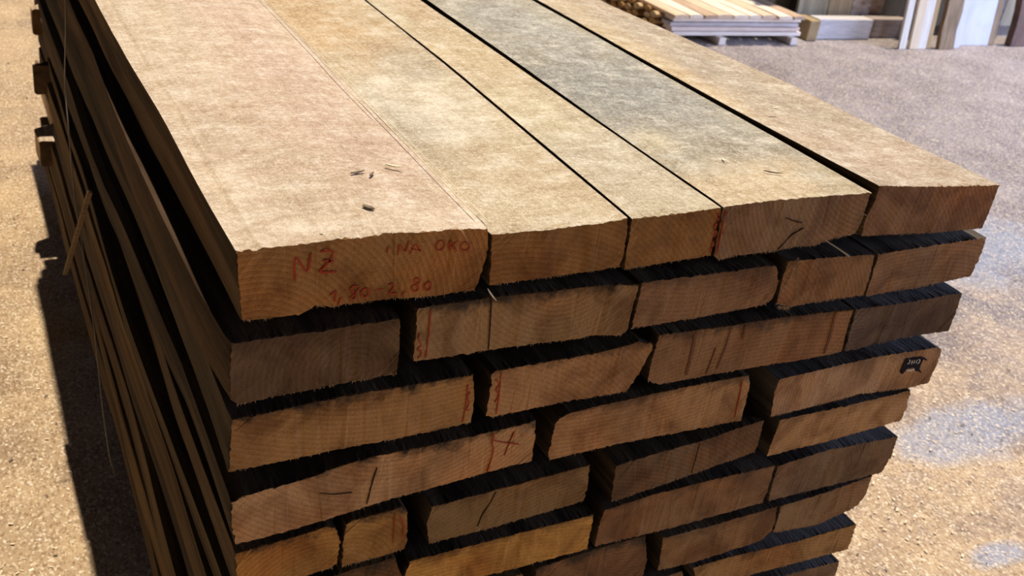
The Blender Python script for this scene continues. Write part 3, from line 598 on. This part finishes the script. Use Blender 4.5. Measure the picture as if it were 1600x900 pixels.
# ------------------------------------------------------------------ packing strap round the pack, slipped lath, loose bits
def tube(name, pts, r, m, seg=6, flat=1.0, sub=6, parent=None, closed=False):
    P = [Vector(p) for p in pts]; Q = []
    n = len(P)
    for i in range(n - 1 if not closed else n):
        p0, p1, p2, p3 = P[(i - 1) % n if closed else max(i - 1, 0)], P[i], P[(i + 1) % n], P[(i + 2) % n if closed else min(i + 2, n - 1)]
        for j in range(sub):
            t = j / sub
            Q.append(.5 * ((2 * p1) + (p2 - p0) * t + (2 * p0 - 5 * p1 + 4 * p2 - p3) * t * t + (3 * p1 - p0 - 3 * p2 + p3) * t ** 3))
    if not closed: Q.append(P[-1])
    verts = []; faces = []; k = len(Q)
    for i, q in enumerate(Q):
        t = (Q[(i + 1) % k if closed else min(i + 1, k - 1)] - Q[(i - 1) % k if closed else max(i - 1, 0)]).normalized()
        ref = Vector((0, 1, 0)) if abs(t.y) < .9 else Vector((1, 0, 0))
        u = t.cross(ref).normalized(); v = t.cross(u)
        for a in range(seg):
            an = 2 * math.pi * a / seg; verts.append(tuple(q + u * math.cos(an) * r + v * math.sin(an) * r * flat))
    for i in range(k if closed else k - 1):
        for a in range(seg):
            b = (a + 1) % seg; i2 = (i + 1) % k
            faces.append((i * seg + a, i * seg + b, i2 * seg + b, i2 * seg + a))
    if not closed: faces += [tuple(range(seg))[::-1], tuple((k - 1) * seg + a for a in range(seg))]
    return link(name, mesh_from(name, verts, faces, [m], smooth=True), parent)
st = tube('packing_strap', [(-.030, 1.235, 1.02), (-.034, 1.29, .893), (-.036, 1.262, .808), (-.036, 1.25, .678), (-.034, 1.165, .553), (-.034, 1.06, .429), (-.034, 1.0, .25),
    (-.02, 1.0, .09), (.02, 1.0, .088), (.5, 1.1, .090), (1.14, 1.2, .088), (1.24, 1.24, .12), (1.243, 1.25, .6), (1.235, 1.25, 1.0), (1.21, 1.25, 1.171), (1.15, 1.25, 1.1735), (.6, 1.25, 1.1715), (.02, 1.25, 1.1715), (-.016, 1.245, 1.16)],
    .0014, M_STRAP, 6, 1.3, 5, closed=True)
tag(st, 'thin grey packing strap hanging loosely down the left side of the pack', 'strap')
bm = bmesh.new()
b_ = Vector((-.064, 1.30, .443))
a = Vector((-.031, .99, .785)); d = (b_ - a)
rot = d.to_track_quat('X', 'Z').to_matrix().to_4x4()
box(bm, (a + b_) / 2, (d.length, .010, .006), rot); o = bm_obj('slipped_lath', bm, plain('brown_lath', (.20, .14, .085), (.12, .085, .05), 14, (1, 6, 6)), bevel=.0012)
tag(o, 'thin wooden lath slipped out of the left side of the pack, its end catching light', 'lath')
# twine-like pale splinters along the joint between the first two boards of the top layer
for off, a0, a1, lab in ((.0, .0, .55, 'pale sliver along the first top joint, the one reaching the front edge'), (-.008, .02, .95, 'longest pale sliver along the first joint of the top boards'), (-.016, .35, .98, 'pale sliver beside the first top joint, furthest onto the pinkish board')):
    pts = [(.286 + .013 * min(1, y) + off + noise.noise(Vector((y * 4, off * 90, 0))) * .003, y, 1.1655 + (0 if off < 0 else -.0012)) for y in [a0 + (a1 - a0) * i / 9 for i in range(10)]]
    o = tube('straw_sliver', pts, .0006, M_PALE, 5, 1.0, 2)
    tag(o, lab, 'sliver', 'pale slivers along the first joint')
def chip(x, y, z, l, wd, rot, m, label, cat='chip', group=None, name='wood_chip'):
    bm = bmesh.new(); box(bm, Vector((0, 0, 0)), (l, wd, wd * .45))
    bmesh.ops.subdivide_edges(bm, edges=bm.edges[:], cuts=2)
    for v in bm.verts:
        t = v.co.x / l * 2; v.co.y *= 1 - .55 * t * t; v.co.z = v.co.z * (1 - .4 * abs(t)) + .10 * l * t * t * .5
        v.co += Vector((0, R.uniform(-1, 1), R.uniform(-1, 1))) * wd * .10
    o = bm_obj(name, bm, m, None, (x, y, z + wd * .12)); o.rotation_euler = (0, 0, rot)
    return tag(o, label, cat, group)
chip(.185, .158, 1.1655, .020, .0035, .30, M_BARK, 'dark thin bark splinter on the pinkish board, upper of the two near the middle', group='splinters on the top boards')
chip(.200, .150, 1.1655, .014, .003, .9, M_BARK, 'dark thin bark splinter on the pinkish board, just right of its twin', group='splinters on the top boards')
chip(.163, .060, 1.1655, .015, .006, -.9, M_BARK, 'dark bark flake on the pinkish board nearest its handwritten end', group='splinters on the top boards')
chip(.236, .170, 1.1655, .022, .0035, -.6, M_PALE, 'pale wood sliver on the pinkish board near the joint', group='splinters on the top boards')
chip(.730, .132, 1.1600, .010, .0035, 1.2, M_PALE, 'tiny pale curl of wood on the blue-stained board', group='splinters on the top boards')
chip(.778, .078, 1.1600, .028, .002, -.5, M_BARK, 'long dark splinter on the sunlit front of the blue-stained board', group='splinters on the top boards')
chip(.968, .30, 1.1690, .022, .004, .2, M_PALE, 'pale shaving on the rightmost top board', group='splinters on the top boards')
chip(.300, -.004, 1.070, .020, .0022, -1.0, M_PALE, 'white sliver hanging under the lower right corner of the handwritten board', group='splinters on the top boards').rotation_euler = (0, .9, -.3)
# sawdust grains and shavings strewn over the floor: uncountable
def strew(name, n, region, size, m, label, avoid=None):
    verts = []; faces = []; rr = random.Random(len(name) * 7 + n)
    for _ in range(n):
        for _t in range(20):
            x, y = region(rr)
            if not (-.03 < x < 1.22 and -.02 < y < 3.2): break
        l = size * rr.uniform(.4, 1.6); wd = l * rr.uniform(.2, .6); a = rr.uniform(0, 6.28); tl = rr.uniform(-.35, .35)
        c, s = math.cos(a), math.sin(a); k = len(verts); hgt = rr.uniform(.0, .002)
        for (u, v, h) in ((-.5, -.5, 0), (.5, -.4, tl * .5), (.45, .5, tl * .5 + .1), (-.4, .45, .1)):
            dx, dy = u * l, v * wd
            for zz in (0, .0006): verts.append((x + dx * c - dy * s, y + dx * s + dy * c, .0005 + hgt + max(0, h) * l + zz))
        faces += [(k, k + 6, k + 4, k + 2), (k + 1, k + 3, k + 5, k + 7), (k, k + 2, k + 3, k + 1), (k + 2, k + 4, k + 5, k + 3), (k + 4, k + 6, k + 7, k + 5), (k + 6, k, k + 1, k + 7)]
    o = link(name, mesh_from(name, verts, faces, [m])); tag(o, label, 'sawdust', kind='stuff')
def reg_right(rr):
    y = rr.uniform(-.6, 3.6); return (1.25 + abs(rr.gauss(0, 1.0)) + .2 * max(0, y), y)
def reg_left(rr):
    y = rr.uniform(.3, 4.5); return (rr.uniform(-.9, .1), y)
strew('pale_wood_shavings', 3800, reg_right, .008, plain('pale_shaving', (.82, .68, .48), (.62, .46, .30), 9), 'pale wood shavings strewn over the floor right of the pack')
strew('pale_sawdust_grains', 2600, reg_left, .007, plain('cream_shaving', (.85, .72, .54), (.66, .50, .34), 9), 'pale sawdust grains strewn over the floor left of the pack')
strew('dark_bark_crumbs', 700, lambda rr: reg_right(rr) if rr.random() < .7 else reg_left(rr), .009, M_BARK, 'dark bark crumbs strewn among the sawdust')

# ------------------------------------------------------------------ background: low plank pile on runners
M_PLK = [plain('planed_pale_plank', (.88, .80, .72), (.76, .66, .58), 8, (1, 9, 9)), plain('pinkish_plank', (.82, .68, .60), (.66, .52, .45), 8, (1, 9, 9)), plain('greyish_plank', (.58, .54, .56), (.44, .40, .40), 8, (1, 9, 9))]
M_SLAB = [plain('tan_slab', (.74, .56, .40), (.60, .44, .30), 6, (9, 1, 9)), plain('pale_slab', (.86, .74, .60), (.74, .60, .45), 6, (9, 1, 9)), plain('brown_slab', (.58, .42, .30), (.44, .31, .21), 6, (9, 1, 9))]
PX, PY = 4.02, 4.50
k = 0
lay_words = ['lowest', 'second', 'third', 'fourth']
for li in range(4):
    z0 = .054 + li * .0325
    y = PY + R.uniform(0, .01)
    nb = 6; segs = [1.17]
    for j in range(nb):
        wd = R.uniform(.13, .2); x0 = PX + R.uniform(-.02, .03) + (.27 if j else 0); lg = 1.15 if j == 0 else .88
        bm = bmesh.new(); vs = box(bm, Vector((x0 + lg / 2, y + (.05 if j == 0 else wd / 2), z0 + .0135)), (lg, .1 if j == 0 else wd, .026))
        for v in vs: v.co.y += R.uniform(-.008, .008)
        o = bm_obj('plank', bm, M_PLK[(k * 2 + li) % 3], bevel=.003)
        where = 'at its front edge' if j == 0 else ('%s behind the front edge' % ['', 'first', 'second', 'third', 'fourth', 'fifth'][j])
        tag(o, '%s layer plank of the low background pile, %s' % (lay_words[li], where), 'plank', 'planks of the low background pile')
        y += wd + .018; k += 1
x = PX - .03; i = 0
pos = ['leftmost', 'second from left', 'third from left', 'fourth from left', 'fifth from left', 'sixth from left', 'seventh from left', 'eighth from left', 'ninth from left']
while x < PX + 1.12 and i < 9:
    wd = R.uniform(.11, .15)
    bm = bmesh.new(); bmesh.ops.create_grid(bm, x_segments=4, y_segments=14, size=.5)
    ln = R.uniform(.98, 1.05); th = .026
    for v in bm.verts:
        t = v.co.y + .5; v.co = Vector((v.co.x * (wd - .012) + noise.noise(Vector((i, t * 3, v.co.x))) * .012, t * ln, 0))
    ext = bmesh.ops.extrude_face_region(bm, geom=bm.faces[:]); 
    for v in [g for g in ext['geom'] if isinstance(g, bmesh.types.BMVert)]: v.co.z += th * (1 - (abs(v.co.x) / wd) ** 2 * 1.2)
    bmesh.ops.recalc_face_normals(bm, faces=bm.faces)
    o = bm_obj('top_slab', bm, M_SLAB[i % 3] if i != 5 else M_SLAB[1], None, (x + wd / 2, PY - .035 + R.uniform(-.012, .012), .1845)); o.rotation_euler = (0, 0, .0)
    tag(o, '%s of the light slabs laid crosswise on top of the low background pile' % pos[i], 'slab', 'slabs on top of the low background pile')
    x += wd; i += 1
for x, lab in ((4.45, 'pale wooden runner under the left of the low background pile'), (5.11, 'pale wooden runner sticking out under the right end of the low background pile')):
    bm = bmesh.new(); box(bm, Vector((x, PY + .44, .0262)), (.06, .96, .052)); o = bm_obj('pile_runner', bm, M_PLK[0], bevel=.004); tag(o, lab, 'runner', 'runners under the low background pile')
bm = bmesh.new(); box(bm, Vector((4.79, PY + .24, .026)), (.52, .06, .05)); o = bm_obj('pile_runner', bm, M_BEAR, bevel=.004); tag(o, 'dark timber added lengthwise to block light under the low background pile', 'runner', 'runners under the low background pile')  # unseen timber, added to keep light out from under the pile
# firewood-like split ends at the left of the pile
M_SPLIT = [plain('split_golden', (.60, .36, .14), (.26, .15, .06), 14), plain('split_pale', (.74, .54, .32), (.32, .20, .10), 14)]
rows = 0
for r_ in range(4):
    for c_ in range(8):
        y = PY + .150 + c_ * .105 + R.uniform(-.006, .006); z = .024 + r_ * .045 + (.012 if c_ % 2 else 0); rad = R.uniform(.019, .0215)
        bm = bmesh.new(); g = bmesh.ops.create_cone(bm, cap_ends=True, segments=9, radius1=rad, radius2=rad * .92, depth=R.uniform(.25, .28), matrix=Matrix.Rotation(math.pi / 2, 4, 'Y'))
        for v in bm.verts: v.co.y *= 1.8 + noise.noise(v.co * 30 + Vector((c_, r_, 0))) * .5; v.co.z *= 1 + noise.noise(v.co * 40 + Vector((r_, c_, 3))) * .15
        o = bm_obj('split_log', bm, M_SPLIT[(r_ + c_) % 2], None, (PX + .10 + R.uniform(-.03, .0), y, z), bevel=.002)
        tag(o, 'split log left of the low background pile, %s row, %s from the front' % (['ground', 'second', 'third', 'top'][r_], ['first', 'second', 'third', 'fourth', 'fifth', 'sixth', 'seventh', 'eighth'][c_]), 'log', 'split logs left of the low background pile')

# squared beam on the floor right of the pile, with a darker one behind its end
bm = bmesh.new(); box(bm, Vector((0, 0, .076)), (.56, .12, .150)); o = bm_obj('squared_beam', bm, [plain('bluish_grey_beam', (.60, .57, .57), (.44, .41, .41), 7, (1, 9, 9))], None, (5.73, 4.66, 0), bevel=.006)
tag(o, 'squat squared beam lying on the floor right of the low plank pile', 'beam', 'beams on the floor at the back')
bm = bmesh.new(); box(bm, Vector((0, 0, .074)), (.42, .12, .146)); o = bm_obj('squared_beam', bm, [plain('brown_beam', (.40, .33, .29), (.27, .22, .20), 7, (1, 9, 9))], None, (6.23, 4.70, 0), bevel=.006)
tag(o, 'darker brown beam end on the floor behind the pale upright planks', 'beam', 'beams on the floor at the back')
bm = bmesh.new(); box(bm, Vector((0, 0, .076)), (.10, .19, .148)); o = bm_obj('timber_block', bm, [plain('ochre_block', (.42, .30, .15), (.28, .20, .10), 12, (1, 5, 1))], None, (5.375, 4.655, 0), bevel=.006)
tag(o, 'ochre brown timber block between the low plank pile and the squared beam', 'block')
# uprights leaning on the partition
def upright(name, x, y, wd, dp, h, m, label, cat='plank', group=None, lean=.13, roll=0., wavy=0):
    bm = bmesh.new(); bmesh.ops.create_cube(bm, size=1, matrix=Matrix.Diagonal((wd, dp, h, 1)) @ Matrix.Translation((0, 0, .5)))
    bmesh.ops.bisect_plane
    for zc in [h * q / 12 for q in range(1, 12)]:
        bmesh.ops.bisect_plane(bm, geom=bm.verts[:] + bm.edges[:] + bm.faces[:], plane_co=(0, 0, zc), plane_no=(0, 0, 1))
    for v in bm.verts: v.co.x += noise.noise(Vector((x * 5 + (0 if v.co.x < 0 else 7), 0, v.co.z * 4))) * wavy
    o = bm_obj(name, bm, m, None, (x, y, .001 + wd * abs(math.sin(roll)) / 2), bevel=.002)
    o.rotation_euler = (-math.atan2(lean, 1), roll, 0)
    return tag(o, label, cat, group)
MW = plain('planed_white_plank', (.82, .76, .66), (.70, .62, .52), 4, (9, 9, 1)); MC = plain('cream_plank', (.80, .64, .44), (.70, .54, .36), 4, (9, 9, 1))
MO = plain('ochre_plank', (.50, .34, .16), (.36, .24, .12), 4, (9, 9, 1)); MB = plain('knotty_brown_plank', (.36, .25, .15), (.22, .15, .09), 5, (6, 6, 1))
MS = plain('pale_blueish_sheet', (.68, .67, .69), (.58, .57, .60), 3); MD = plain('mottled_veneer', (.70, .58, .52), (.28, .20, .16), 9, (1, 1, 3))
MK = plain('painted_gap_shade', (.02, .02, .03), (.03, .03, .04), 5)  # near-black colour standing in for the shade between two uprights
G = 'uprights leaning against the back partition'
upright('upright_plank', 6.11, 4.352, .07, .022, 1.7, MW, 'narrow white planed plank, leftmost of the uprights leaning at the back', group=G)
upright('upright_plank', 6.232, 4.352, .09, .024, 1.8, MC, 'cream plank standing right next to the narrow white one', group=G)
upright('upright_plank', 6.325, 4.356, .095, .024, 1.75, MW, 'wider off-white plank touching the cream one', group=G)
upright('upright_plank', 6.405, 4.375, .045, .05, 1.7, MO, 'narrow ochre plank edge behind the off-white one', group=G)
upright('rough_post', 6.585, 4.345, .17, .035, 1.7, MB, 'knotty brown waney-edged plank standing in front of the dark gap', group=G, wavy=.03)
upright('upright_plank', 6.735, 4.375, .085, .022, 1.7, MS, 'light bluish plank between the knotty one and the white sheet', group=G)
upright('leaning_sheet', 7.0, 4.44, .40, .02, 1.5, MS, 'broad white sheet leaning at the back right', 'sheet', group=G)
upright('upright_plank', 7.245, 4.46, .07, .05, 1.6, MB, 'brown plank edge right of the broad white sheet', group=G, wavy=.02)
upright('rough_post', 7.53, 4.42, .19, .06, 1.7, plain('dark_reddish_bark', (.20, .12, .09), (.11, .07, .06), 8, (3, 3, 1)), 'dark brown rough plank with wavy edges near the right picture edge', group=G, wavy=.04)
upright('leaning_sheet', 7.72, 4.50, .2, .02, 1.3, MS, 'pale sheet behind the dark rough plank at the right picture edge', 'sheet', group=G)
upright('leaning_sheet', 6.50, 4.62, .20, .03, 1.5, MK, 'black panel added as painted shade in the gap between ochre and knotty planks', 'sheet', group=G, lean=.1)
upright('leaning_sheet', 7.40, 4.62, .26, .02, 1.2, plain('speckled_blue_sheet', (.62, .66, .78), (.16, .17, .22), 40), 'blue-grey speckled sheet behind the brown plank edges', 'sheet', group=G, lean=.1)
upright('leaning_sheet', 5.55, 4.80, .30, .025, 1.4, plain('olive_panel', (.44, .38, .27), (.28, .24, .17), 3, (5, 5, 1)), 'dark olive panel standing behind the squared beam', 'sheet', group=G, lean=.08)
upright('leaning_sheet', 5.83, 4.80, .24, .025, 1.4, plain('brown_panel', (.52, .40, .26), (.36, .27, .18), 3, (6, 6, 1)), 'brown panel beside the mottled veneer sheet', 'sheet', group=G, lean=.08)
upright('leaning_sheet', 6.14, 4.81, .34, .02, 1.4, MD, 'mottled grey-brown veneer sheet left of the white plank', 'sheet', group=G, lean=.08)
